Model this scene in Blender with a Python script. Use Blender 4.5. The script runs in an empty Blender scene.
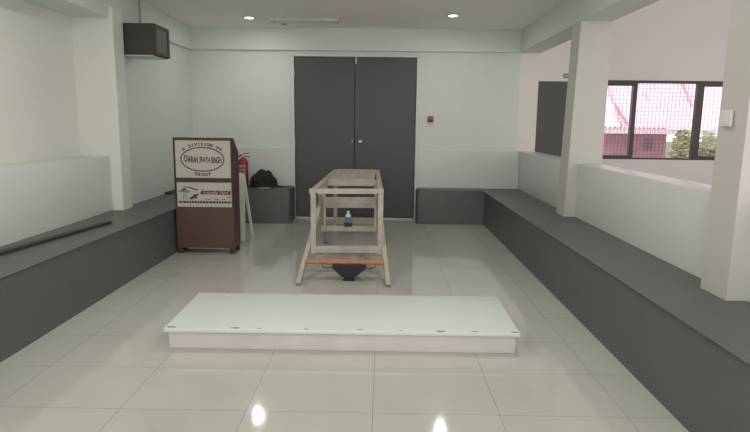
import bpy, bmesh, math, random
from mathutils import Vector, Matrix
random.seed(7)
PI = math.pi
C = bpy.context.scene.collection
sc = bpy.context.scene

# ------------------------------------------------------------------ camera
cam_d = bpy.data.cameras.new('camera')
cam = bpy.data.objects.new('camera', cam_d)
C.objects.link(cam)
cam_d.sensor_width = 36.0
cam_d.lens = 27.673
cam_d.clip_start = 0.05
cam_d.clip_end = 300
M3 = Matrix(((0.999844, -0.013377, 0.011501), (0.013484, 0.159112, -0.987168), (0.011375, 0.98717, 0.159268)))
# columns of the camera matrix are the right, up and back axes
M3 = Matrix(((0.999844, 0.013484, 0.011375), (-0.013377, 0.159112, 0.98717), (0.011501, -0.987168, 0.159268))).transposed()
cam.matrix_world = Matrix.Translation((0, 0, 1.35)) @ M3.to_4x4()
sc.camera = cam

# ------------------------------------------------------------------ world, daylight, exposure
w = bpy.data.worlds.new('daylight')
sc.world = w
w.use_nodes = True
bg = w.node_tree.nodes['Background']
bg.inputs['Color'].default_value = (1.0, 0.985, 0.955, 1)
bg.inputs['Strength'].default_value = 2.6
# daylight portals (they only guide the sky's light through the window and the two added openings)
def portal(name, loc, rot, sx, sy):
    l = bpy.data.lights.new(name, 'AREA')
    l.shape = 'RECTANGLE'; l.size = sx; l.size_y = sy
    l.cycles.is_portal = True
    o = bpy.data.objects.new(name, l)
    o.location = loc; o.rotation_euler = rot
    C.objects.link(o)
portal('added_rear_opening_daylight', (1.85, -1.22, 1.7), (PI/2, 0, 0), 9.6, 3.4)
portal('window_daylight', (3.99, 8.35, 1.43), (-PI/2, 0, 0), 2.1, 1.05)
portal('added_side_opening_daylight', (6.82, 4.9, 1.7), (0, PI/2, 0), 1.6, 3.0)  # for the unseen side opening added to brighten the annex
sc.view_settings.view_transform = 'Standard'
sc.view_settings.look = 'None'
sc.view_settings.gamma = 1
sc.view_settings.use_curve_mapping = False
sc.view_settings.exposure = -0.22

# ------------------------------------------------------------------ materials
def lin(c):
    return tuple(((v/255)/12.92 if v/255 <= .04045 else ((v/255+.055)/1.055)**2.4) for v in c) + (1,)

def mat(name, rgb, rough=.6, metal=0., spec=.5, var=0., vscale=6., bump=0., bscale=40., dirt=None, emit=None):
    m = bpy.data.materials.new(name); m.use_nodes = True
    nt = m.node_tree; b = nt.nodes['Principled BSDF']
    b.inputs['Base Color'].default_value = lin(rgb)
    b.inputs['Roughness'].default_value = rough
    b.inputs['Metallic'].default_value = metal
    b.inputs['Specular IOR Level'].default_value = spec
    tc = nt.nodes.new('ShaderNodeTexCoord')
    if var > 0:
        n = nt.nodes.new('ShaderNodeTexNoise'); n.inputs['Scale'].default_value = vscale
        n.inputs['Detail'].default_value = 5
        nt.links.new(tc.outputs['Object'], n.inputs['Vector'])
        r = nt.nodes.new('ShaderNodeValToRGB')
        r.color_ramp.elements[0].position = .3; r.color_ramp.elements[1].position = .7
        c = lin(rgb)
        r.color_ramp.elements[0].color = tuple(v*(1-var) for v in c[:3]) + (1,)
        r.color_ramp.elements[1].color = tuple(min(1, v*(1+var)) for v in c[:3]) + (1,)
        nt.links.new(n.outputs['Fac'], r.inputs['Fac'])
        nt.links.new(r.outputs['Color'], b.inputs['Base Color'])
    if bump > 0:
        n2 = nt.nodes.new('ShaderNodeTexNoise'); n2.inputs['Scale'].default_value = bscale
        nt.links.new(tc.outputs['Object'], n2.inputs['Vector'])
        bp = nt.nodes.new('ShaderNodeBump'); bp.inputs['Strength'].default_value = bump
        bp.inputs['Distance'].default_value = .01
        nt.links.new(n2.outputs['Fac'], bp.inputs['Height'])
        nt.links.new(bp.outputs['Normal'], b.inputs['Normal'])
    if emit:
        b.inputs['Emission Color'].default_value = (1, .98, .94, 1)
        b.inputs['Emission Strength'].default_value = emit
    return m

M = {}
M['wall'] = mat('white_wall_paint', (216, 222, 218), .5, var=.02, vscale=1.5, bump=.15, bscale=18)
M['cream'] = mat('cream_wall_paint', (226, 226, 219), .6, var=.02, vscale=1.2, bump=.15, bscale=18)
M['annex'] = mat('warm_white_wall_paint', (232, 226, 224), .6, var=.02, vscale=1.2)
M['column'] = mat('column_paint', (200, 197, 192), .5, var=.02, vscale=1.2)
M['dado'] = mat('gloss_white_wall_paint', (215, 218, 216), .3, var=.015, vscale=2)
M['ceil'] = mat('ceiling_paint', (250, 247, 244), .7, var=.02, vscale=1.)
M['bench'] = mat('grey_bench_paint', (93, 94, 94), .42, var=.05, vscale=3, bump=.2, bscale=60)
M['door'] = mat('charcoal_door_paint', (74, 75, 76), .42, var=.04, vscale=2)
M['door_brown'] = mat('grey_annex_door_paint', (84, 82, 82), .55)
M['frame_white'] = mat('white_frame_paint', (215, 217, 214), .4)
M['steel'] = mat('steel', (190, 188, 180), .3, metal=1)
M['light_block_black'] = mat('light_block_black', (25, 25, 25), .8)  # black of the sheet that stops daylight behind the door
M['bronze'] = mat('bronze_window_frame', (70, 58, 62), .4)
M['timber'] = mat('weathered_timber', (180, 174, 162), .65, var=.14, vscale=9, bump=.3, bscale=50)
M['plank'] = mat('orange_brown_plank', (176, 128, 98), .6, var=.12, vscale=12)
M['black'] = mat('black_plastic', (34, 33, 32), .5)
M['spk'] = mat('speaker_vinyl', (62, 61, 57), .6, bump=.3, bscale=200)
M['grille'] = mat('speaker_grille', (98, 100, 98), .6)
M['lect'] = mat('maroon_brown_laminate', (88, 64, 58), .45, var=.06, vscale=4)
M['lect_dark'] = mat('dark_brown_trim', (62, 44, 40), .5)
M['paper'] = mat('sign_white', (184, 181, 171), .5)
M['ink'] = mat('dark_brown_ink', (62, 44, 42), .6)
M['maroon'] = mat('maroon_print', (98, 38, 40), .6)
M['green'] = mat('green_print', (104, 136, 122), .6)
M['red'] = mat('extinguisher_red', (150, 36, 38), .35)
M['call'] = mat('call_point_red', (150, 92, 88), .5)
M['board'] = mat('pale_painted_board', (226, 226, 214), .5, var=.04, vscale=10)
M['bag'] = mat('dark_bag_cloth', (40, 34, 32), .85, var=.3, vscale=20)
M['strip'] = mat('dark_brown_strip', (52, 50, 48), .5)
M['blue'] = mat('blue_label', (92, 128, 158), .4)
M['cap'] = mat('white_cap', (210, 214, 214), .4)
M['lamp'] = mat('downlight_diffuser', (255, 252, 244), .5, emit=14)
M['red_wall'] = mat('outside_red_wall', (180, 136, 146), .8, var=.1, vscale=2)
M['soil'] = mat('outside_ground', (120, 112, 100), .9)
M['trunk'] = mat('bark', (70, 60, 50), .9)
M['switch'] = mat('switch_plastic', (224, 224, 218), .4)

def pform_mat():
    m = mat('white_platform_paint', (214, 220, 215), .45)
    nt = m.node_tree; b = nt.nodes['Principled BSDF']; tc = nt.nodes['Texture Coordinate']
    n = nt.nodes.new('ShaderNodeTexNoise'); n.inputs['Scale'].default_value = 5; n.inputs['Detail'].default_value = 6
    mp = nt.nodes.new('ShaderNodeMapping'); mp.inputs['Scale'].default_value = (1, 2.5, 3)
    nt.links.new(tc.outputs['Object'], mp.inputs['Vector']); nt.links.new(mp.outputs['Vector'], n.inputs['Vector'])
    r = nt.nodes.new('ShaderNodeValToRGB')
    r.color_ramp.elements[0].position = .23; r.color_ramp.elements[1].position = .27
    r.color_ramp.elements[0].color = lin((130, 112, 100)); r.color_ramp.elements[1].color = lin((216, 222, 217))
    nt.links.new(n.outputs['Fac'], r.inputs['Fac']); nt.links.new(r.outputs['Color'], b.inputs['Base Color'])
    return m
M['platform'] = pform_mat()
M['platform_side'] = mat('pinkish_white_side_paint', (208, 201, 198), .5, var=.05, vscale=5)
M['chip'] = mat('chipped_paint', (120, 108, 98), .8)

def tile_mat():
    m = bpy.data.materials.new('polished_floor_tiles'); m.use_nodes = True
    nt = m.node_tree; b = nt.nodes['Principled BSDF']
    tc = nt.nodes.new('ShaderNodeTexCoord')
    mp = nt.nodes.new('ShaderNodeMapping')
    mp.inputs['Location'].default_value = (0.03 + .598*10, -(3.0 - .465*12), 0)
    nt.links.new(tc.outputs['Object'], mp.inputs['Vector'])
    br = nt.nodes.new('ShaderNodeTexBrick')
    br.offset = 0; br.squash = 1
    br.inputs['Scale'].default_value = 1
    br.inputs['Brick Width'].default_value = .598
    br.inputs['Row Height'].default_value = .465
    br.inputs['Mortar Size'].default_value = .0017
    br.inputs['Mortar Smooth'].default_value = .3
    br.inputs['Bias'].default_value = 0
    br.inputs['Color1'].default_value = lin((198, 198, 190))
    br.inputs['Color2'].default_value = lin((195, 195, 187))
    br.inputs['Mortar'].default_value = lin((150, 144, 132))
    nt.links.new(mp.outputs['Vector'], br.inputs['Vector'])
    n = nt.nodes.new('ShaderNodeTexNoise'); n.inputs['Scale'].default_value = 2.2; n.inputs['Detail'].default_value = 5
    nt.links.new(tc.outputs['Object'], n.inputs['Vector'])
    mx = nt.nodes.new('ShaderNodeMixRGB'); mx.blend_type = 'MULTIPLY'; mx.inputs['Fac'].default_value = .12
    nt.links.new(br.outputs['Color'], mx.inputs['Color1']); nt.links.new(n.outputs['Fac'], mx.inputs['Color2'])
    nt.links.new(mx.outputs['Color'], b.inputs['Base Color'])
    n2 = nt.nodes.new('ShaderNodeTexNoise'); n2.inputs['Scale'].default_value = 3
    nt.links.new(tc.outputs['Object'], n2.inputs['Vector'])
    mr = nt.nodes.new('ShaderNodeMapRange'); mr.inputs['To Min'].default_value = .04; mr.inputs['To Max'].default_value = .12
    nt.links.new(n2.outputs['Fac'], mr.inputs['Value']); nt.links.new(mr.outputs['Result'], b.inputs['Roughness'])
    b.inputs['Specular IOR Level'].default_value = .5
    return m
M['tile'] = tile_mat()

def glass_mat():
    m = bpy.data.materials.new('clear_pane'); m.use_nodes = True
    nt = m.node_tree; nt.nodes.clear()
    o = nt.nodes.new('ShaderNodeOutputMaterial'); mx = nt.nodes.new('ShaderNodeMixShader')
    t = nt.nodes.new('ShaderNodeBsdfTransparent'); g = nt.nodes.new('ShaderNodeBsdfGlossy')
    g.inputs['Roughness'].default_value = .02
    t.inputs['Color'].default_value = (1, .95, .98, 1)
    f = nt.nodes.new('ShaderNodeFresnel'); f.inputs['IOR'].default_value = 1.45
    nt.links.new(f.outputs[0], mx.inputs[0]); nt.links.new(t.outputs[0], mx.inputs[1]); nt.links.new(g.outputs[0], mx.inputs[2])
    nt.links.new(mx.outputs[0], o.inputs[0])
    return m
M['glass'] = glass_mat()

def roof_mat(name, c1):
    return mat(name, c1, .5, var=.04, vscale=1.5)
M['roof_pink'] = roof_mat('pink_roof_sheet', (228, 202, 215))
M['roof_skylit'] = roof_mat('skylit_roof_sheet', (240, 236, 240))  # roof colour made paler, with the sky's brightness put into it
M['fascia'] = mat('pale_fascia', (228, 215, 224), .5)
M['leaf'] = mat('bright_leaves', (172, 190, 130), .6, var=.25, vscale=6)

# ------------------------------------------------------------------ mesh helpers
def bx(bm, x0, x1, y0, y1, z0, z1, rot=None, piv=None, bev=0, seg=2):
    vs = [Vector((x, y, z)) for z in (z0, z1) for y in (y0, y1) for x in (x0, x1)]
    if rot is not None:
        p = Vector(piv) if piv is not None else sum(vs, Vector())/8
        vs = [rot @ (v-p) + p for v in vs]
    v = [bm.verts.new(q) for q in vs]
    fs = [bm.faces.new([v[i] for i in f]) for f in ((0, 2, 3, 1), (4, 5, 7, 6), (0, 1, 5, 4), (2, 6, 7, 3), (0, 4, 6, 2), (1, 3, 7, 5))]
    if bev > 0:
        es = list({e for f in fs for e in f.edges})
        bmesh.ops.bevel(bm, geom=es, offset=bev, segments=seg, affect='EDGES', profile=.5)
    return v

def bar(bm, p0, p1, wd, ht, up=(0, 0, 1), bev=.003):
    """square-section bar between two points; wd across, ht along 'up'"""
    p0, p1 = Vector(p0), Vector(p1); d = (p1-p0).normalized()
    u = Vector(up); s = d.cross(u).normalized(); u = s.cross(d).normalized()
    v = []
    for p in (p0, p1):
        for a, b in ((-1, -1), (1, -1), (1, 1), (-1, 1)):
            v.append(bm.verts.new(p + s*a*wd/2 + u*b*ht/2))
    fs = [bm.faces.new([v[i] for i in f]) for f in ((3, 2, 1, 0), (4, 5, 6, 7), (0, 1, 5, 4), (1, 2, 6, 5), (2, 3, 7, 6), (3, 0, 4, 7))]
    if bev > 0:
        bmesh.ops.bevel(bm, geom=list({e for f in fs for e in f.edges}), offset=bev, segments=2, affect='EDGES', profile=.5)

def lathe(bm, prof, c=(0, 0, 0), n=28, axis='Z', rot=None):
    rings = []
    for r, h in prof:
        ring = []
        for i in range(n):
            a = 2*PI*i/n
            q = Vector((r*math.cos(a), r*math.sin(a), h))
            if axis == 'Y': q = Vector((q.x, -q.z, q.y))   # axis points to -Y
            if axis == 'X': q = Vector((q.z, q.x, q.y))
            if rot is not None: q = rot @ q
            ring.append(bm.verts.new(q + Vector(c)))
        rings.append(ring)
    for a, b in zip(rings, rings[1:]):
        for i in range(n):
            j = (i+1) % n
            bm.faces.new([a[i], a[j], b[j], b[i]])
    bm.faces.new(list(reversed(rings[0]))); bm.faces.new(rings[-1])

def tube(bm, pts, r, n=8):
    pts = [Vector(p) for p in pts]
    rings = []
    for i, p in enumerate(pts):
        d = (pts[min(i+1, len(pts)-1)] - pts[max(i-1, 0)]).normalized()
        a = Vector((0, 0, 1)) if abs(d.z) < .9 else Vector((1, 0, 0))
        s = d.cross(a).normalized(); u = s.cross(d)
        rings.append([bm.verts.new(p + s*math.cos(2*PI*k/n)*r + u*math.sin(2*PI*k/n)*r) for k in range(n)])
    for a, b in zip(rings, rings[1:]):
        for i in range(n):
            j = (i+1) % n
            bm.faces.new([a[i], a[j], b[j], b[i]])
    bm.faces.new(list(reversed(rings[0]))); bm.faces.new(rings[-1])

def prism(bm, poly, axis, a0, a1):
    """extrude a polygon; axis 'Y': poly is (x,z); 'X': poly is (y,z); 'Z': poly is (x,y)"""
    def P(q, a):
        return {'Y': (q[0], a, q[1]), 'X': (a, q[0], q[1]), 'Z': (q[0], q[1], a)}[axis]
    A = [bm.verts.new(P(q, a0)) for q in poly]; B = [bm.verts.new(P(q, a1)) for q in poly]
    bm.faces.new(A); bm.faces.new(list(reversed(B)))
    n = len(poly)
    for i in range(n):
        j = (i+1) % n
        bm.faces.new([A[i], B[i], B[j], A[j]])
    return A, B

def obj(name, bm, m, parent=None, smooth=False):
    bmesh.ops.recalc_face_normals(bm, faces=bm.faces)
    me = bpy.data.meshes.new(name); bm.to_mesh(me); bm.free()
    me.materials.append(m)
    if smooth:
        for p in me.polygons: p.use_smooth = True
        try:
            me.set_sharp_from_angle(angle=math.radians(40))
        except Exception: pass
    o = bpy.data.objects.new(name, me); C.objects.link(o)
    if parent is not None:
        o.parent = parent
        off = Vector((0, 0, 0)); p = parent
        while p is not None:
            off += p.location; p = p.parent
        me.transform(Matrix.Translation(-off))   # world-coordinate mesh re-expressed from its parent
    return o

def thing(name, label, cat, loc, group=None):
    o = bpy.data.objects.new(name, None); C.objects.link(o)
    o.location = loc; o.empty_display_size = .1
    o['label'] = label; o['category'] = cat
    if group: o['group'] = group
    return o

def tag(o, label, cat, group=None):
    o['label'] = label; o['category'] = cat
    if group: o['group'] = group
    return o

def struct(name, bm, m, parent=None, smooth=False):
    o = obj(name, bm, m, parent, smooth)
    if parent is None: o['kind'] = 'structure'
    return o

def new(): return bmesh.new()

def box_obj(name, m, *a, parent=None, bev=0, seg=2, smooth=False, st=False):
    bm = new(); bx(bm, *a, bev=bev, seg=seg)
    return (struct if st else obj)(name, bm, m, parent, smooth)

def holed_wall(bm, x0, x1, z0, z1, y0, y1, holes):
    xs = sorted({x0, x1} | {h[0] for h in holes} | {h[1] for h in holes})
    zs = sorted({z0, z1} | {h[2] for h in holes} | {h[3] for h in holes})
    for a, b in zip(xs, xs[1:]):
        run = None
        for c, d in zip(zs, zs[1:]):
            solid = not any(h[0] <= (a+b)/2 <= h[1] and h[2] <= (c+d)/2 <= h[3] for h in holes)
            if solid: run = (run[0], d) if run else (c, d)
            if (not solid) and run:
                bx(bm, a, b, y0, y1, run[0], run[1]); run = None
        if run: bx(bm, a, b, y0, y1, run[0], run[1])

def text_bm(bm, s, size, cx, cz, y, sx=1., shear=0., rot=0., font_depth=.0015, align='CENTER', warp=None, bold=.0):
    """lettering standing in the XZ plane facing -Y, centred on (cx, cz)"""
    cu = bpy.data.curves.new('lettering', 'FONT')
    cu.body = s; cu.size = size; cu.extrude = font_depth/2; cu.align_x = align; cu.align_y = 'CENTER'
    cu.shear = shear; cu.offset = bold
    to = bpy.data.objects.new('lettering', cu); C.objects.link(to)
    dg = bpy.context.evaluated_depsgraph_get()
    me = bpy.data.meshes.new_from_object(to.evaluated_get(dg))
    tmp = bmesh.new(); tmp.from_mesh(me)
    for v in tmp.verts:
        x, yy, zz = v.co
        x *= sx
        if warp: x, yy = warp(x, yy)
        c, s_ = math.cos(rot), math.sin(rot)
        v.co = Vector((cx + x*c - yy*s_, y - zz, cz + x*s_ + yy*c))
    me2 = bpy.data.meshes.new('tmp'); tmp.to_mesh(me2); tmp.free()
    bm.from_mesh(me2)
    bpy.data.objects.remove(to); bpy.data.meshes.remove(me); bpy.data.meshes.remove(me2); bpy.data.curves.remove(cu)

# ------------------------------------------------------------------ the room
YB = 8.08          # face of the back wall
YR = -1.2          # unseen open rear end of the hall, added to bring in daylight
bm = new(); bx(bm, -3.1, 6.8, YR, 8.4, -.12, 0)
struct('floor', bm, M['tile'])
bm = new(); bx(bm, -2.6, 1.84, YR, YB+.02, 2.6, 2.75)
struct('ceiling', bm, M['ceil'])
bm = new(); bx(bm, 2.13, 6.8, YR, 8.3, 3.45, 3.6)
struct('ceiling_annex', bm, M['ceil'])

# back wall of the hall with the double door opening
bm = new(); holed_wall(bm, -3.1, 1.85, 0, 3.6, YB, YB+.2, [(-1.24, .475, -1, 2.245)])
struct('wall_back', bm, M['wall'])
# back wall of the space beyond the parapet
bm = new(); holed_wall(bm, 1.85, 6.8, 0, 3.6, YB+.02, YB+.2, [(2.93, 5.02, .89, 1.965), (2.12, 2.86, -1, 1.94)])
struct('wall_back_annex', bm, M['annex'])
bm = new()
for q in ((YR, 3.4, 0, 3.45), (6.4, YB+.02, 0, 3.45), (3.4, 6.4, 0, .9), (3.4, 6.4, 2.5, 3.45)): bx(bm, 6.6, 6.8, *q)  # leaves an unseen side opening, added to let in more daylight
struct('wall_right', bm, M['annex'])
# wainscot, thicker painted lower part of the back wall
bm = new()
bx(bm, -2.65, -1.262, YB-.028, YB+.001, 0, .995, bev=.006)
struct('trim_1', bm, M['dado'])
bm = new()
bx(bm, .497, 1.9, YB-.028, YB+.001, 0, .995, bev=.006)
struct('trim_2', bm, M['dado'])
# beam along the back wall
bm = new(); bx(bm, -2.6, 1.84, YB-.055, YB+.001, 2.308, 2.61, bev=.006)
struct('trim_3', bm, M['wall'])
# left side
bm = new(); bx(bm, -3.1, -2.645, 5.83, YB+.001, 0, 3.6)
struct('wall_left', bm, M['wall'])
bm = new(); bx(bm, -3.15, -2.95, YR, 5.83, .9, 3.6)
struct('wall_left_upper', bm, M['cream'])
bm = new(); bx(bm, -3.1, -2.66, YR, 5.83, 0, 1.0, bev=.012)
struct('wall_left_lower', bm, M['dado'], smooth=True)
bm = new(); bx(bm, -2.96, -2.59, YR, YB, 2.3, 3.0, bev=.008)
struct('trim_4', bm, M['wall'])
# right parapet and beam
bm = new(); bx(bm, 1.9, 2.125, YR, YB+.03, 0, .982, bev=.010)
struct('wall_right_parapet', bm, M['dado'], smooth=True)
bm = new(); bx(bm, 1.836, 2.13, YR, YB+.02, 2.31, 3.6, bev=.006)
struct('trim_5', bm, M['wall'])
# rear lintel of the open end
n = 0
for i, (y0, y1) in enumerate(((5.62, 5.87), (2.905, 3.15), (.19, .435))):
    xt = 1.838 if i == 0 else 1.80
    bm = new(); prism(bm, [(1.79, 0), (2.128, 0), (2.128, 2.4), (xt, 2.4), (1.79, .5)], 'Y', y0, y1)
    bmesh.ops.bevel(bm, geom=list(bm.edges), offset=.005, segments=2, affect='EDGES', profile=.5)
    struct('column_right', bm, M['column'])
    bm = new(); bx(bm, -2.955, -2.56, y0, y1-.03, 0, 2.4, bev=.006)
    struct('column_left', bm, M['cream'])

# ------------------------------------------------------------------ double door
d = box_obj('door_1', M['frame_white'], -1.262, -1.222, YB-.03, YB+.12, 0, 2.245, st=True, bev=.003)
bm = new(); bx(bm, .453, .497, YB-.03, YB+.12, 0, 2.245, bev=.003)
bx(bm, -1.262, .497, YB-.03, YB+.12, 2.232, 2.262, bev=.003)
obj('door_frame', bm, M['frame_white'], d)
box_obj('threshold', M['frame_white'], -1.222, .453, YB-.015, YB+.1, 0, .022, parent=d, bev=.004)
for x0, x1 in ((-1.218, -.396), (-.389, .449)):
    lf = box_obj('door_leaf', M['door'], x0, x1, YB+.0, YB+.042, .035, 2.230, parent=d, bev=.003)
    if x0 > -1:
        bm = new(); lathe(bm, [(.030, 0), (.030, .006), (.012, .010), (.012, .03), (.024, .036), (.029, .05), (.026, .064), (.012, .070)], (-.315, YB, 1.09), axis='Y')
        obj('door_knob', bm, M['steel'], lf, True)
        bm = new(); bx(bm, -.385, -.368, YB-.012, YB, 2.14, 2.228, bev=.003); obj('bolt', bm, M['frame_white'], lf)
    else:
        bm = new(); lathe(bm, [(.012, 0), (.012, .006), (.005, .008)], (-.425, YB, 1.10), axis='Y', n=16)
        obj('keyhole', bm, M['steel'], lf, True)
        for z in (.25, 1.02, 1.95):
            bm = new(); lathe(bm, [(.007, 0), (.007, .1)], (-1.2205, YB-.008, z), n=12); obj('hinge', bm, M['steel'], lf, True)

box_obj('seam_light_stop', M['door'], -.43, -.35, YB+.0425, YB+.06, .035, 2.23, parent=d)  # added behind the seam so that no daylight comes through
box_obj('light_block_sheet', M['light_block_black'], -1.24, .475, YB+.07, YB+.09, .022, 2.245, parent=d)  # unseen black sheet added to block daylight around the leaves
# annex door and its small number plate
d2 = box_obj('door_2', M['door_brown'], 2.12, 2.86, YB+.03, YB+.075, .0, 1.94, st=True, bev=.003)
bm = new(); lathe(bm, [(.028, 0), (.012, .01), (.012, .03), (.026, .036), (.026, .06)], (2.79, YB+.03, .95), axis='Y')
obj('door_knob', bm, M['steel'], d2, True)

t = box_obj('door_plate', mat('grey_plate', (120, 114, 110), .5), 2.452, 2.57, YB+.008, YB+.02, 1.985, 2.042, bev=.002)
tag(t, 'small grey plate on the far wall above the grey door beyond the parapet', 'sign')
bm = new()
for i in range(4):
    bx(bm, 2.468+i*.022, 2.482+i*.022, YB+.006, YB+.0082, 2.002, 2.026)
obj('plate_marks', bm, M['cap'], t)

# ------------------------------------------------------------------ window
WY = YB+.05
bm = new()
bx(bm, 2.93, 5.02, WY, WY+.06, 1.93, 1.965)
bx(bm, 2.93, 5.02, WY, WY+.06, .89, .914)
bx(bm, 2.93, 2.965, WY, WY+.06, .914, 1.93)
bx(bm, 4.985, 5.02, WY, WY+.06, .914, 1.93)
wd = struct('window_1', bm, M['bronze'])
bm = new()
bx(bm, 3.429, 3.483, WY-.012, WY+.055, .90, 1.95)
bx(bm, 2.96, 3.43, WY-.006, WY+.05, 1.893, 1.932); bx(bm, 2.96, 3.43, WY-.006, WY+.05, .912, .945)
bx(bm, 2.962, 2.99, WY-.006, WY+.05, .945, 1.893)
obj('window_sash', bm, M['bronze'], wd)
bm = new()
bx(bm, 4.301, 4.392, WY-.012, WY+.055, .90, 1.95)
bx(bm, 4.39, 4.99, WY-.006, WY+.05, 1.893, 1.932); bx(bm, 4.39, 4.99, WY-.006, WY+.05, .912, .945)
bx(bm, 4.955, 4.987, WY-.006, WY+.05, .945, 1.893)
obj('window_sash', bm, M['bronze'], wd)
for a, b in ((2.985, 3.435), (3.478, 4.306), (4.387, 4.96)):
    box_obj('window_pane', M['glass'], a, b, WY+.02, WY+.025, .91, 1.935, parent=wd)
bm = new()
x = 2.97
while x < 4.99:
    bx(bm, x-.0022, x+.0022, WY+.075, WY+.081, .9, 1.95); x += .052
z = .93
while z < 1.94:
    bx(bm, 2.95, 5.0, WY+.081, WY+.087, z-.0022, z+.0022); z += .052
obj('wire_grille', bm, mat('pinkish_wire', (200, 180, 190), .5), wd)

# ------------------------------------------------------------------ built-in benches
def notch(x, xn, spans):
    out = []
    for a, b in spans: out += [(x, a), (xn, a), (xn, b), (x, b)]
    return out
def bench(name, poly, outer, z1, label):
    """L-shaped seat block; 'outer' holds the indexes of polygon edges that face the room"""
    bm = new(); A, B = prism(bm, poly, 'Z', 0, z1)
    bm.edges.ensure_lookup_table()
    es = []
    n = len(poly)
    for i in outer:
        j = (i+1) % n
        es.append(bm.edges.get((B[i], B[j])))
    for i in range(n):
        if i in outer and ((i-1) % n) in outer: es.append(bm.edges.get((A[i], B[i])))
    bmesh.ops.bevel(bm, geom=[e for e in es if e], offset=.035, segments=5, affect='EDGES', profile=.5)
    o = obj(name, bm, M['bench'], None, True)
    return tag(o, label, 'bench')
bench('built_in_bench', [(1.39, YR+.1), (1.897, YR+.1)] + notch(1.897, 1.787, [(.187, .438), (2.902, 3.153), (5.617, 5.873)]) + [(1.897, YB-.031), (.475, YB-.031), (.475, 7.73), (1.39, 7.73)], (15, 16, 17), .462,
      'long dark grey L-shaped bench built along the right wall to the double door')
bench('built_in_bench', [(-2.125, YR+.1), (-2.125, 7.62), (-1.226, 7.62), (-1.226, YB-.031), (-2.643, YB-.031), (-2.643, 5.825), (-2.657, 5.825)] + list(reversed(notch(-2.657, -2.557, [(.187, .408), (2.902, 3.123), (5.617, 5.825)])))[1:] + [(-2.657, YR+.1)], (0, 1, 2), .468,
      'long dark grey L-shaped bench built along the left wall behind the lectern')

# ------------------------------------------------------------------ ceiling items
def downlight(x, y, label, energy=6):
    t = thing('downlight', label, 'ceiling light', (x, y, 2.6), 'round recessed downlights in the ceiling')
    bm = new(); lathe(bm, [(.052, 2.5985), (.052, 2.588), (.072, 2.588), (.075, 2.5985)], (x, y, 0)); obj('trim_ring', bm, M['cap'], t, True)
    bm = new(); lathe(bm, [(.051, 2.597), (.051, 2.590), (.040, 2.587)], (x, y, 0)); obj('diffuser', bm, M['lamp'], t, True)
    l = bpy.data.lights.new('downlight_lamp', 'AREA'); l.shape = 'DISK'; l.size = .1; l.energy = energy; l.color = (1, .97, .9)
    o = bpy.data.objects.new('downlight_lamp', l); C.objects.link(o); o.location = (0, 0, -.016); o.parent = t
downlight(-1.638, 7.257, 'left one of the two lit round downlights near the back wall')
downlight(.798, 7.0, 'right one of the two lit round downlights near the back wall')

for y, row in ((3.9, 'in the middle of the ceiling between the nearest columns'), (.7, 'in the ceiling row closest to the added open end')):  # unseen downlights added as overhead fill for the hall
    for x, side in ((-1.638, 'left'), (.798, 'right')):
        downlight(x, y, side + ' added unseen fill downlight ' + row, 14)
t = thing('ceiling_hatch', 'thin white ceiling hatch with dark gap left of the double door top', 'hatch', (-.99, 7.45, 2.6))
bm = new(); bx(bm, -1.40, -.57, 7.33, 7.36, 2.580, 2.6); bx(bm, -1.40, -.57, 7.56, 7.59, 2.580, 2.6)
bx(bm, -1.40, -1.37, 7.36, 7.56, 2.580, 2.6); bx(bm, -.60, -.57, 7.36, 7.56, 2.580, 2.6)
obj('hatch_frame', bm, M['cap'], t)
box_obj('hatch_cover', M['ceil'], -1.36, -.61, 7.37, 7.55, 2.590, 2.598, parent=t)
box_obj('latch', M['strip'], -1.31, -1.24, 7.60, 7.63, 2.575, 2.6, parent=t)

# ------------------------------------------------------------------ white low platform
t = thing('low_platform', 'low white painted wooden platform with chipped edges lying on the floor', 'platform', (-.23, 3.62, 0))
bm = new(); bx(bm, -1.266, .808, 3.277, 3.965, .0, .112, bev=.004); obj('platform_base', bm, M['platform_side'], t)
bm = new(); A, B = prism(bm, [(-1.285, 3.248), (.829, 3.256), (.832, 3.985), (-1.300, 3.975)], 'Z', .110, .137)
bmesh.ops.bevel(bm, geom=list(bm.edges), offset=.006, segments=3, affect='EDGES', profile=.5)
top = obj('platform_top', bm, M['platform'], t, True)
for x, s in ((-.86, .022), (-.72, .01), (-.12, .012), (.12, .008), (.36, .02), (.56, .012), (-1.24, .02), (.80, .016), (-.44, .01)):
    bm = new(); pts = []
    for k in range(9):
        a = 2*PI*k/9; r = s*(.7+.6*random.random())
        pts.append((x+r*1.5*math.cos(a), 3.268+r*.5*math.sin(a)))
    prism(bm, pts, 'Z', .1365, .1376); obj('paint_chip', bm, M['chip'], t)

# ------------------------------------------------------------------ lectern
LX0, LX1, LY0, LY1 = -2.097, -1.505, 5.78, 6.03
t = thing('lectern', 'maroon brown lectern with two white sign boards on its front', 'lectern', ((LX0+LX1)/2, 5.9, 0))
# projected front sits at LY0; widths follow the photograph at that distance
zt, zb = 1.184, .06
bm = new(); bx(bm, LX0, LX1, LY0, LY0+.02, zb, zt, bev=.003); obj('front_panel', bm, M['lect'], t)
for x0, x1 in ((LX0, LX0+.02), (LX1-.02, LX1)):
    bm = new(); prism(bm, [(LY0+.02, zb), (LY1, zb), (LY1, 1.03), (LY0+.06, zt), (LY0+.02, zt)], 'X', x0, x1)
    obj('side_panel', bm, M['lect'], t)
bm = new(); bar(bm, ((LX0+LX1)/2, LY0+.05, zt-.018), ((LX0+LX1)/2, LY1-.005, 1.035), LX1-LX0-.045, .018); obj('desk_top', bm, M['lect'], t)
box_obj('shelf', M['lect'], LX0+.021, LX1-.021, LY0+.022, LY1-.01, .55, .568, parent=t)
box_obj('base_board', M['lect_dark'], LX0+.021, LX1-.021, LY0+.022, LY1-.01, zb, zb+.02, parent=t)
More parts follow.
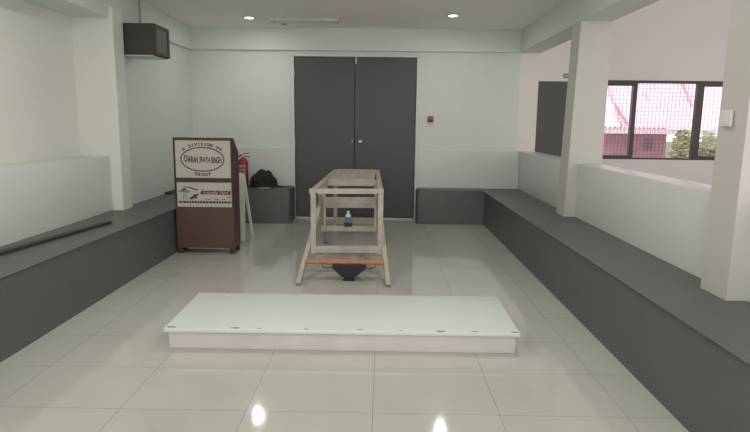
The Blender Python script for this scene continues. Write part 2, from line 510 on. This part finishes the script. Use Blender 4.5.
box_obj('base_rail', M['board'], LX0+.08, LX1-.06, LY0+.05, LY0+.07, zb-.016, zb, parent=t)
for x in (LX0+.03, LX1-.03):
    for y in (LY0+.03, LY1-.04):
        box_obj('foot', M['lect_dark'], x-.025, x+.025, y-.025, y+.025, 0, zb, parent=t, bev=.003)
bm = new()
bx(bm, LX0, LX1, LY0-.006, LY0, zt-.022, zt+.002); bx(bm, LX0, LX0+.018, LY0-.006, LY0, .5, zt-.022); bx(bm, LX1-.016, LX1, LY0-.006, LY0, .5, zt-.022)
bx(bm, LX0+.018, LX1-.016, LY0-.006, LY0, .743, .783)
obj('front_trim', bm, M['lect_dark'], t)
ys = LY0-.004
sx0, sx1, sz0, sz1 = LX0+.02, LX1-.018, .784, 1.158
def fit(bm, s, cap, width, cx, cz, y, dz=0, bold=.0032):
    n0 = len(bm.verts); text_bm(bm, s, cap/.7, 0, 0, y, bold=bold)
    bm.verts.ensure_lookup_table(); vs = bm.verts[n0:]
    a = min(v.co.x for v in vs); b = max(v.co.x for v in vs); c = min(v.co.z for v in vs); d = max(v.co.z for v in vs)
    for v in vs:
        f = (v.co.x-a)/(b-a)-.5
        v.co.x = cx+f*width; v.co.z = cz+((v.co.z-c)/(d-c)-.5)*cap + dz*f
s1 = box_obj('sign_board', M['paper'], sx0, sx1, ys, LY0, sz0, sz1, parent=t)
cx, cz = (sx0+sx1)/2-.005, (sz0+sz1)/2-.003
bm = new()   # the oval line
a_, b_ = .216, .119
N = 64
ring = []
for k in range(N):
    a = 2*PI*k/N
    row = []
    for rr, y in ((-.0055, ys), (.0055, ys), (.0055, ys-.0015), (-.0055, ys-.0015)):
        row.append(bm.verts.new((cx+(a_+rr)*math.cos(a), y, cz+.002+(b_+rr)*math.sin(a))))
    ring.append(row)
for k in range(N):
    p, q = ring[k], ring[(k+1) % N]
    for i in range(4):
        bm.faces.new([p[i], p[(i+1) % 4], q[(i+1) % 4], q[i]])
obj('oval', bm, M['ink'], s1)
bm = new()
def bulge(x, y):          # lettering that grows towards the middle and dips, like the sign's
    return x, y*(1+.12*math.cos(x/.19*PI/2)) - .010*math.cos(x/.19*PI)
fit(bm, 'CHARAN', .066, .138, cx-.116, cz+.003, ys, -.012)
fit(bm, 'JRATH', .070, .110, cx+.022, cz-.008, ys, -.012)
fit(bm, 'SINGH', .066, .104, cx+.140, cz-.004, ys, .006)
obj('lettering', bm, M['ink'], s1)
bm = new()
s = 'A DIVISION OF'
for i, ch in enumerate(s):
    if ch == ' ': continue
    f = (i-(len(s)-1)/2)/((len(s)-1)/2)
    x = f*.185
    z = .150*math.sqrt(max(0, 1-(x/.245)**2))
    text_bm(bm, ch, .040, cx+x, cz+z+.002, ys, sx=.95, rot=-f*.45, bold=.0022)
obj('lettering', bm, M['ink'], s1)
bm = new()
s = 'GROUP'
for i, ch in enumerate(s):
    f = (i-2)/2
    text_bm(bm, ch, .040, cx+f*.068, cz-.153+.008*f*f, ys, sx=1., rot=f*.15, bold=.0022)
obj('lettering', bm, M['ink'], s1)
# lower sign
rx0, rx1, rz0, rz1 = LX0+.022, LX1-.015, .488, .737
s2 = box_obj('sign_board', M['paper'], rx0, rx1, ys, LY0, rz0, rz1, parent=t)
W, H = rx1-rx0, rz1-rz0
def S(u, v): return rx0+u*W, rz1-v*H
def poly2(bm, pts, y0=ys, y1=ys-.0015):
    prism(bm, [S(*p) for p in pts], 'Y', y0, y1)
bm = new(); poly2(bm, [(.45, .33), (.99, .33), (.97, .50), (.42, .48)]); obj('name_band', bm, M['maroon'], s2)
bm = new(); x_, z_ = S(.70, .415); text_bm(bm, 'Friendly Yard', .055, x_, z_, ys-.0015, sx=.84, shear=.35, bold=0); obj('lettering', bm, M['paper'], s2)
bm = new()
x_, z_ = S(.475, .285); text_bm(bm, 'The', .026, x_, z_, ys, sx=.9, shear=.35)
x_, z_ = S(.94, .585); text_bm(bm, 'Ltd', .030, x_, z_, ys)
for i in range(9):
    if i in (3, 6): continue
    a = .51+i*.043
    bx(bm, *sorted((S(a, 0)[0], S(a+.030, 0)[0])), ys-.0015, ys, S(0, .69+.01*(i % 2))[1], S(0, .665)[1])
obj('lettering', bm, M['ink'], s2)
bm = new()
u = .03
while u < .96:
    wdt = .028+.03*random.random()
    bx(bm, S(u, 0)[0], S(u+wdt, 0)[0], ys-.0015, ys, S(0, .85)[1], S(0, .76)[1]); u += wdt+.010
obj('contact_line', bm, M['ink'], s2)
bm = new()   # palm: crown of leaves and two stems
for cxx, czz, r in ((.13, .33, .06), (.08, .37, .05), (.19, .38, .055), (.13, .27, .05)):
    poly2(bm, [(cxx+r*math.cos(k*PI/4)*(1.2 if k % 2 else .7), czz+.9*r*math.sin(k*PI/4)) for k in range(8)], ys, ys-.001-.0002*cxx)
poly2(bm, [(.125, .4), (.137, .4), (.12, .70), (.10, .70)]); poly2(bm, [(.145, .4), (.155, .4), (.175, .70), (.155, .70)])
obj('tree_emblem', bm, M['green'], s2)
bm = new(); poly2(bm, [(.21, .68), (.27, .58), (.31, .50), (.38, .46), (.40, .50), (.355, .56), (.37, .68), (.32, .64), (.28, .69)]); obj('bird_emblem', bm, M['maroon'], s2)
bm = new(); poly2(bm, [(.12, .17), (.24, .18), (.30, .24), (.39, .28), (.37, .33), (.28, .29), (.23, .22), (.12, .20)]); obj('hill_emblem', bm, M['lect'], s2)

# ------------------------------------------------------------------ folding board behind the lectern
t = thing('folding_board', 'pale folding A-frame board standing on the floor right behind the lectern', 'board', (-1.75, 6.5, 0))
bm = new(); prism(bm, [(6.455, 0), (6.50, 0), (6.545, .765), (6.525, .765)], 'X', -2.0, -1.565); obj('board_panel', bm, M['board'], t)
for xa, xb in ((-1.975, -1.99), (-1.585, -1.535)):
    bm = new(); bar(bm, (xa, 6.56, .75), (xb, 6.73, 0), .032, .02); obj('rear_leg', bm, M['board'], t)
bm = new(); tube(bm, [(-1.96, 6.545, .772), (-1.60, 6.538, .772)], .008); obj('hinge', bm, M['steel'], t)

# ------------------------------------------------------------------ items on the back left bench
t = thing('fire_extinguisher', 'red fire extinguisher standing on the back bench beside the lectern', 'fire extinguisher', (-1.905, 7.88, .468))
bm = new(); lathe(bm, [(.062, .468), (.068, .475), (.068, .79), (.060, .825), (.040, .848), (.022, .858), (.022, .87)], (-1.905, 7.88, 0)); obj('cylinder', bm, M['red'], t, True)
bm = new(); lathe(bm, [(.020, .87), (.020, .90), (.012, .91)], (-1.905, 7.88, 0), n=16)
obj('valve', bm, M['steel'], t, True)
bm = new(); bar(bm, (-1.915, 7.88, .903), (-1.815, 7.86, .935), .018, .008); obj('top_lever', bm, M['black'], t)
bm = new(); bar(bm, (-1.915, 7.88, .884), (-1.805, 7.86, .876), .018, .008); obj('carry_handle', bm, M['black'], t)
bm = new(); tube(bm, [(-1.925, 7.865, .90), (-1.98, 7.84, .86), (-1.99, 7.82, .75), (-1.98, 7.82, .62), (-1.975, 7.83, .54)], .010); obj('hose', bm, M['black'], t, True)
bm = new()
for r_, (z0, z1) in enumerate(((.735, .765), (.69, .715), (.655, .665))):
    for k in range(7):
        a = -PI/2-.62+k*.2
        if (k+r_) % 5 == 4: continue
        c = Vector((-1.905+.069*math.cos(a), 7.88+.069*math.sin(a), (z0+z1)/2))
        bx(bm, c.x-.0055, c.x+.0055, c.y-.001, c.y+.001, z0, z1, rot=Matrix.Rotation(a+PI/2, 3, 'Z'))
obj('label_print', bm, M['paper'], t)

# crumpled dark bag
from mathutils import noise as mnoise
t = thing('cloth_bag', 'dark crumpled bag slumped on the back bench beside the fire extinguisher', 'bag', (-1.60, 7.84, .468))
bm = new(); bmesh.ops.create_icosphere(bm, subdivisions=5, radius=1)
for v in bm.verts:
    p = v.co.copy()
    n_ = mnoise.noise(p*2.2)*.12 + mnoise.noise(p*6)*.06 + .05*abs(math.sin(5*math.atan2(p.y, p.x)+3*p.z))
    k = 1+n_
    z = p.z
    zz = (z if z > 0 else z*.05)
    zz = max(0, zz)**.8; s_ = .178 if p.x > 0 else .186
    v.co = Vector((-1.625+p.x*k*s_*(1.0-.10*zz), 7.85+p.y*k*.115, .4735+zz*k*.215))
obj('bag_body', bm, M['bag'], t, True)
bm = new(); tube(bm, [(-1.76, 7.75, .482), (-1.80, 7.70, .480), (-1.84, 7.72, .480), (-1.83, 7.78, .480), (-1.78, 7.8, .49)], .008)
obj('strap', bm, M['black'], t, True)
bm = new()
prism(bm, [(-1.66, 7.665), (-1.52, 7.67), (-1.50, 7.76), (-1.67, 7.76)], 'Z', .468, .474)
tag(obj('paper_sheet', bm, M['paper']), 'small white folded paper under the front of the dark bag', 'paper')
bm = new()
tube(bm, [(-1.46, 7.86, .475), (-1.42, 7.80, .474), (-1.38, 7.86, .474), (-1.33, 7.80, .474), (-1.27, 7.87, .474)], .006)
bx(bm, -1.42, -1.37, 7.80, 7.84, .468, .488, bev=.004)
tag(obj('cable', bm, M['black'], None, True), 'short black cable lying right of the dark bag on the bench', 'cable')

# left bench strips
bm = new(); bar(bm, (-2.62, 2.75, .4795), (-2.352, 4.87, .4795), .055, .022)
tag(obj('metal_strip', bm, M['strip']), 'long dark straight strip lying along the left bench nearest the camera', 'strip')
bm = new(); bx(bm, -2.64, -2.56, 6.92, 7.55, .468, .490, bev=.004)
tag(obj('metal_strip', bm, M['strip']), 'short dark strip on the left bench against the wall behind the lectern', 'strip')

# ------------------------------------------------------------------ wall items
t = thing('loudspeaker', 'dark grey box loudspeaker mounted high on the left wall by the column', 'loudspeaker', (-2.6, 6.07, 2.0))
bm = new(); bx(bm, -2.585, -2.282, 5.88, 6.275, 1.992, 2.298, bev=.008); obj('cabinet', bm, M['spk'], t)
bm = new()
x0, x1 = -2.284, -2.262
bx(bm, x0, x1, 5.885, 6.27, 1.996, 2.03, bev=.004); bx(bm, x0, x1, 5.885, 6.27, 2.262, 2.296, bev=.004)
bx(bm, x0, x1, 5.885, 5.935, 2.02, 2.27, bev=.004); bx(bm, x0, x1, 6.22, 6.27, 2.02, 2.27, bev=.004)
obj('front_frame', bm, M['spk'], t)
box_obj('grille', M['grille'], -2.284, -2.270, 5.93, 6.225, 2.025, 2.266, parent=t)
bm = new(); bx(bm, -2.656, -2.584, 6.02, 6.14, 2.06, 2.20, bev=.004); obj('wall_bracket', bm, M['steel'], t)
bm = new(); bx(bm, -2.58, -2.30, 5.885, 6.25, 1.984, 1.992, bev=.002); obj('lit_underside', bm, M['cap'], t)  # pale plate painting light bounced from the floor onto the speaker's underside
bm = new(); tube(bm, [(-2.535, 6.2, 2.29), (-2.535, 6.2, 2.45), (-2.535, 6.2, 2.6)], .012); obj('upright_tube', bm, mat('grey_tube', (150, 150, 146), .5), t, True)  # thin grey tube drawn along a vertical edge of tone

t = thing('fire_call_point', 'small faded red square call point on the back wall right of the door', 'alarm', (.655, YB, 1.4))
bm = new(); bx(bm, .617, .695, YB-.045, YB-.0005, 1.372, 1.452, bev=.006); obj('housing', bm, M['call'], t)
bm = new(); bx(bm, .632, .675, YB-.049, YB-.044, 1.374, 1.398, bev=.002); obj('button', bm, M['black'], t)

t = thing('light_switch', 'white switch plate on the inner face of the nearest right column', 'switch', (1.79, 3.06, 1.39))
bm = new(); bx(bm, 1.776, 1.790, 3.012, 3.108, 1.352, 1.438, bev=.004); obj('plate', bm, M['switch'], t)
bm = new(); bx(bm, 1.772, 1.777, 3.045, 3.075, 1.375, 1.415, bev=.002); obj('rocker', bm, M['switch'], t)

# ------------------------------------------------------------------ timber trestle frame
T = M['timber']
t = thing('timber_trestle', 'long weathered timber trestle frame with slatted rear deck before the double door', 'trestle', (-.31, 6.0, 0))
def tb(name, p0, p1, wd, ht, up=(0, 0, 1), m=T, parent=t):
    bm = new(); bar(bm, p0, p1, wd, ht, up); return obj(name, bm, m, parent)
xl, xr = -.606, -.014       # centre lines of the side members at the front
rl, rr = -.572, -.058       # and at the rear
tb('side_rail', (xl, 5.02, .748), (rl, 7.12, .758), .046, .044)
tb('side_rail', (xr, 5.02, .753), (rr, 7.12, .758), .046, .044)
tb('end_rail', (-.640, 5.045, .751), (.016, 5.045, .757), .045, .044)
tb('end_rail', (-.590, 7.12, .750), (-.045, 7.12, .750), .04, .04)
tb('cross_rail', (-.58, 5.88, .742), (-.03, 5.88, .742), .03, .062)
tb('apron_board', (-.60, 5.90, .533), (-.05, 5.90, .540), .022, .112)
for i in range(5):     # deck boards run lengthwise between cross rail and rear
    x = -.50+i*.094
    tb('deck_board', (x, 5.86, .776), (x, 7.13, .776), .091, .016)
for x, xo in ((-.605, 0), (-.009, 0)):
    tb('front_post', (x, 5.05, .19), (x, 5.05, .732), .046, .05, up=(0, 1, 0))
tb('bottom_rail', (-.632, 5.05, .226), (.016, 5.05, .234), .045, .058)
tb('shelf_rail', (-.60, 5.65, .308), (-.045, 5.65, .313), .06, .05)
for x in (-.575, -.052):
    tb('rear_post', (x, 7.08, .0), (x, 7.08, .735), .045, .05, up=(0, 1, 0))
tb('bottom_rail', (-.58, 7.04, .145), (-.05, 7.04, .15), .03, .08)
# splayed legs crossing at each side
def leg(pf, pt, x, xt):
    bm = new()
    bar(bm, (x, pf[0], pf[1]), (xt, pt[0], pt[1]), .038, .06, bev=.003)
    for v in bm.verts:
        if v.co.z < 0.001: v.co.z = 0.001
    obj('splayed_leg', bm, T, t)
leg((4.66, .0), (5.86, .72), -.690, -.575)
leg((4.655, .0), (5.86, .72), .062, -.055)
leg((6.42, .0), (5.30, .72), -.640, -.575)
leg((6.42, .0), (5.30, .72), .045, -.050)
for x in (-.556, -.063):
    tb('inner_strut', (x, 5.55, .31), (x, 5.55, .735), .022, .03, up=(0, 1, 0))
for x in (-.575, -.04):
    bm = new(); lathe(bm, [(.008, 0), (.008, .012)], (x, 5.026, .735), axis='Y', n=12); obj('bolt', bm, M['strip'], t, True)
tb('foot_tie', (-.655, 5.62, .02), (.02, 5.60, .02), .03, .035)

bm = new(); bar(bm, (-.650, 4.848, .163), (.018, 4.848, .163), .045, .020, up=(0, -.515, .857))
tag(obj('wooden_plank', bm, M['plank']), 'narrow orange brown plank laid across the low front legs of the trestle', 'plank')

t = thing('drip_stand', 'black tapered plastic stand on the floor below the orange brown plank', 'stand', (-.275, 4.86, 0))
bm = new()
prism(bm, [(-.420, .142), (-.420, .118), (-.340, .045), (-.325, .040), (-.225, .040), (-.210, .045), (-.128, .118), (-.128, .142)], 'Y', 4.80, 4.92)
bmesh.ops.bevel(bm, geom=list(bm.edges), offset=.004, segments=2, affect='EDGES', profile=.5)
obj('tray', bm, M['black'], t)
bm = new(); bx(bm, -.322, -.232, 4.815, 4.905, 0, .045, bev=.004); obj('foot', bm, M['black'], t)
for s_ in (-1, 1):
    bm = new(); cxx = -.275
    tube(bm, [(cxx+s_*.140, 4.81, .125), (cxx+s_*.19, 4.80, .118), (cxx+s_*.225, 4.81, .128), (cxx+s_*.23, 4.83, .143)], .004, 6)
    obj('wire_hook', bm, M['black'], t, True)

t = thing('spray_bottle', 'small bottle with blue label standing on the low trestle crossbar', 'bottle', (-.332, 5.65, .336))
bm = new(); lathe(bm, [(.028, .338), (.031, .343), (.031, .43), (.024, .450), (.012, .458), (.012, .468)], (-.332, 5.65, 0), n=20); obj('bottle_body', bm, M['cap'], t, True)
bm = new(); lathe(bm, [(.0316, .350), (.0316, .428)], (-.332, 5.65, 0), n=20); obj('bottle_label', bm, M['blue'], t, True)
bm = new(); lathe(bm, [(.013, .466), (.013, .482), (.010, .486)], (-.332, 5.65, 0), n=16); obj('bottle_cap', bm, M['cap'], t, True)
bm = new(); bx(bm, -.368, -.290, 5.598, 5.616, .337, .372, bev=.004)
bx(bm, -.368, -.290, 5.598, 5.625, .3365, .345, bev=.002)
tag(obj('small_black_box', bm, M['black']), 'small black box in front of the blue labelled bottle on the crossbar', 'box')

# ------------------------------------------------------------------ outside
bm = new(); bx(bm, -20, 40, 8.6, 60, -.3, -.2)
g = struct('ground_outside', bm, M['soil'])
b = thing('neighbouring_building', 'red walled building with pink corrugated roof seen through the window', 'building', (6, 16, -.2))
box_obj('wall', M['red_wall'], 2.0, 7.08, 14.6, 14.8, -.2, 1.35, parent=b)
box_obj('wall', M['red_wall'], 2.0, 2.2, 14.8, 20, -.2, 1.35, parent=b)
box_obj('fascia', M['fascia'], 1.5, 10.5, 13.98, 14.04, 1.165, 1.29, parent=b)
bm = new(); bx(bm, 6.55, 6.75, 14.56, 14.6, .75, 1.05); og = mat('outside_grey', (120, 110, 125), .6); obj('wall_vent', bm, og, b)
box_obj('meter_box', og, 6.2, 6.32, 14.56, 14.6, .68, .74, parent=b)
# corrugated roof: main pink slope plus a slope painted paler for sky glare, joined along the hip line
def roof(name, xa, xb, cut, m, zoff=0):
    bm = new(); st = .024; slope = .62
    cols = int((xb-xa)/st)
    prev = None
    for i in range(cols+1):
        x = xa+i*st; dz = .014*math.sin(x*2*PI/.115)
        y0, y1 = cut(x)
        a = bm.verts.new((x, y0, 1.32+(y0-14)*slope+dz+zoff)); c = bm.verts.new((x, y1, 1.32+(y1-14)*slope+dz+zoff))
        a2 = bm.verts.new((x, y0, 1.30+(y0-14)*slope+dz+zoff)); c2 = bm.verts.new((x, y1, 1.30+(y1-14)*slope+dz+zoff))
        if prev:
            bm.faces.new([prev[0], a, c, prev[1]]); bm.faces.new([prev[2], prev[3], c2, a2])
            bm.faces.new([prev[0], prev[2], a2, a]); bm.faces.new([prev[1], c, c2, prev[3]])
        prev = (a, c, a2, c2)
    return obj(name, bm, m, b, True)
hip = lambda x: max(14.0, min(19.5, 14.015+(x-5.695)/(0.1397)))
roof('roof_slope', 5.70, 10.5, lambda x: (14.0, max(14.02, hip(x))), M['roof_pink'])
roof('roof_slope', 1.5, 6.44, lambda x: (min(19.4, hip(x)+.01), 19.5), M['roof_skylit'])
seam = mat('roof_seam', (196, 160, 172), .5)
for i_, (p, q) in enumerate([[[5.997, 16.177, 2.709], [5.695, 14.015, 1.369]], [[5.846, 14.814, 1.865], [5.877, 14.019, 1.371]], [[8.07, 16.216, 2.734], [7.739, 14.807, 1.861]], [[6.799, 15.394, 2.225], [6.749, 15.043, 2.006]]]):
    bm = new(); tube(bm, [p, q], .022 if i_ < 3 else .014); obj('roof_lap', bm, seam, b)

def shrub(x, y, z, rx, rz, label, n=1800):
    t = thing('shrub', label, 'plant', (x, y, -.2), 'shrubs outside beside the red building')
    bm = new()
    for k in range(n):
        a = random.random()*2*PI; u = random.random()*2-1; r = (.45+.55*random.random())
        p = Vector((x+rx*r*math.sqrt(1-u*u)*math.cos(a), y+rx*.8*r*math.sqrt(1-u*u)*math.sin(a), z+rz*r*u))
        R_ = Matrix.Rotation(random.random()*6, 3, 'Z') @ Matrix.Rotation(random.random()*3, 3, 'X')
        s_ = .045+.04*random.random()
        vs = [bm.verts.new(p + R_ @ Vector(q)*s_) for q in ((-1, 0, 0), (0, -.45, .1), (1.2, 0, 0), (0, .45, .1))]
        bm.faces.new(vs)
    obj('leaves', bm, M['leaf'], t)
    bm = new(); tube(bm, [(x, y, -.2), (x+.03, y, z-.2), (x-.05, y, z+.2)], .035); obj('stem', bm, M['trunk'], t)
    bm = new(); tube(bm, [(x+.25, y-.1, -.2), (x+.22, y-.1, z+.3)], .02); obj('stem', bm, M['trunk'], t)
shrub(6.80, 13.2, .66, .27, .66, 'bright green shrub outside at the right end of the red wall')
shrub(7.46, 13.4, .64, .27, .64, 'bright green shrub outside seen through the right window pane')
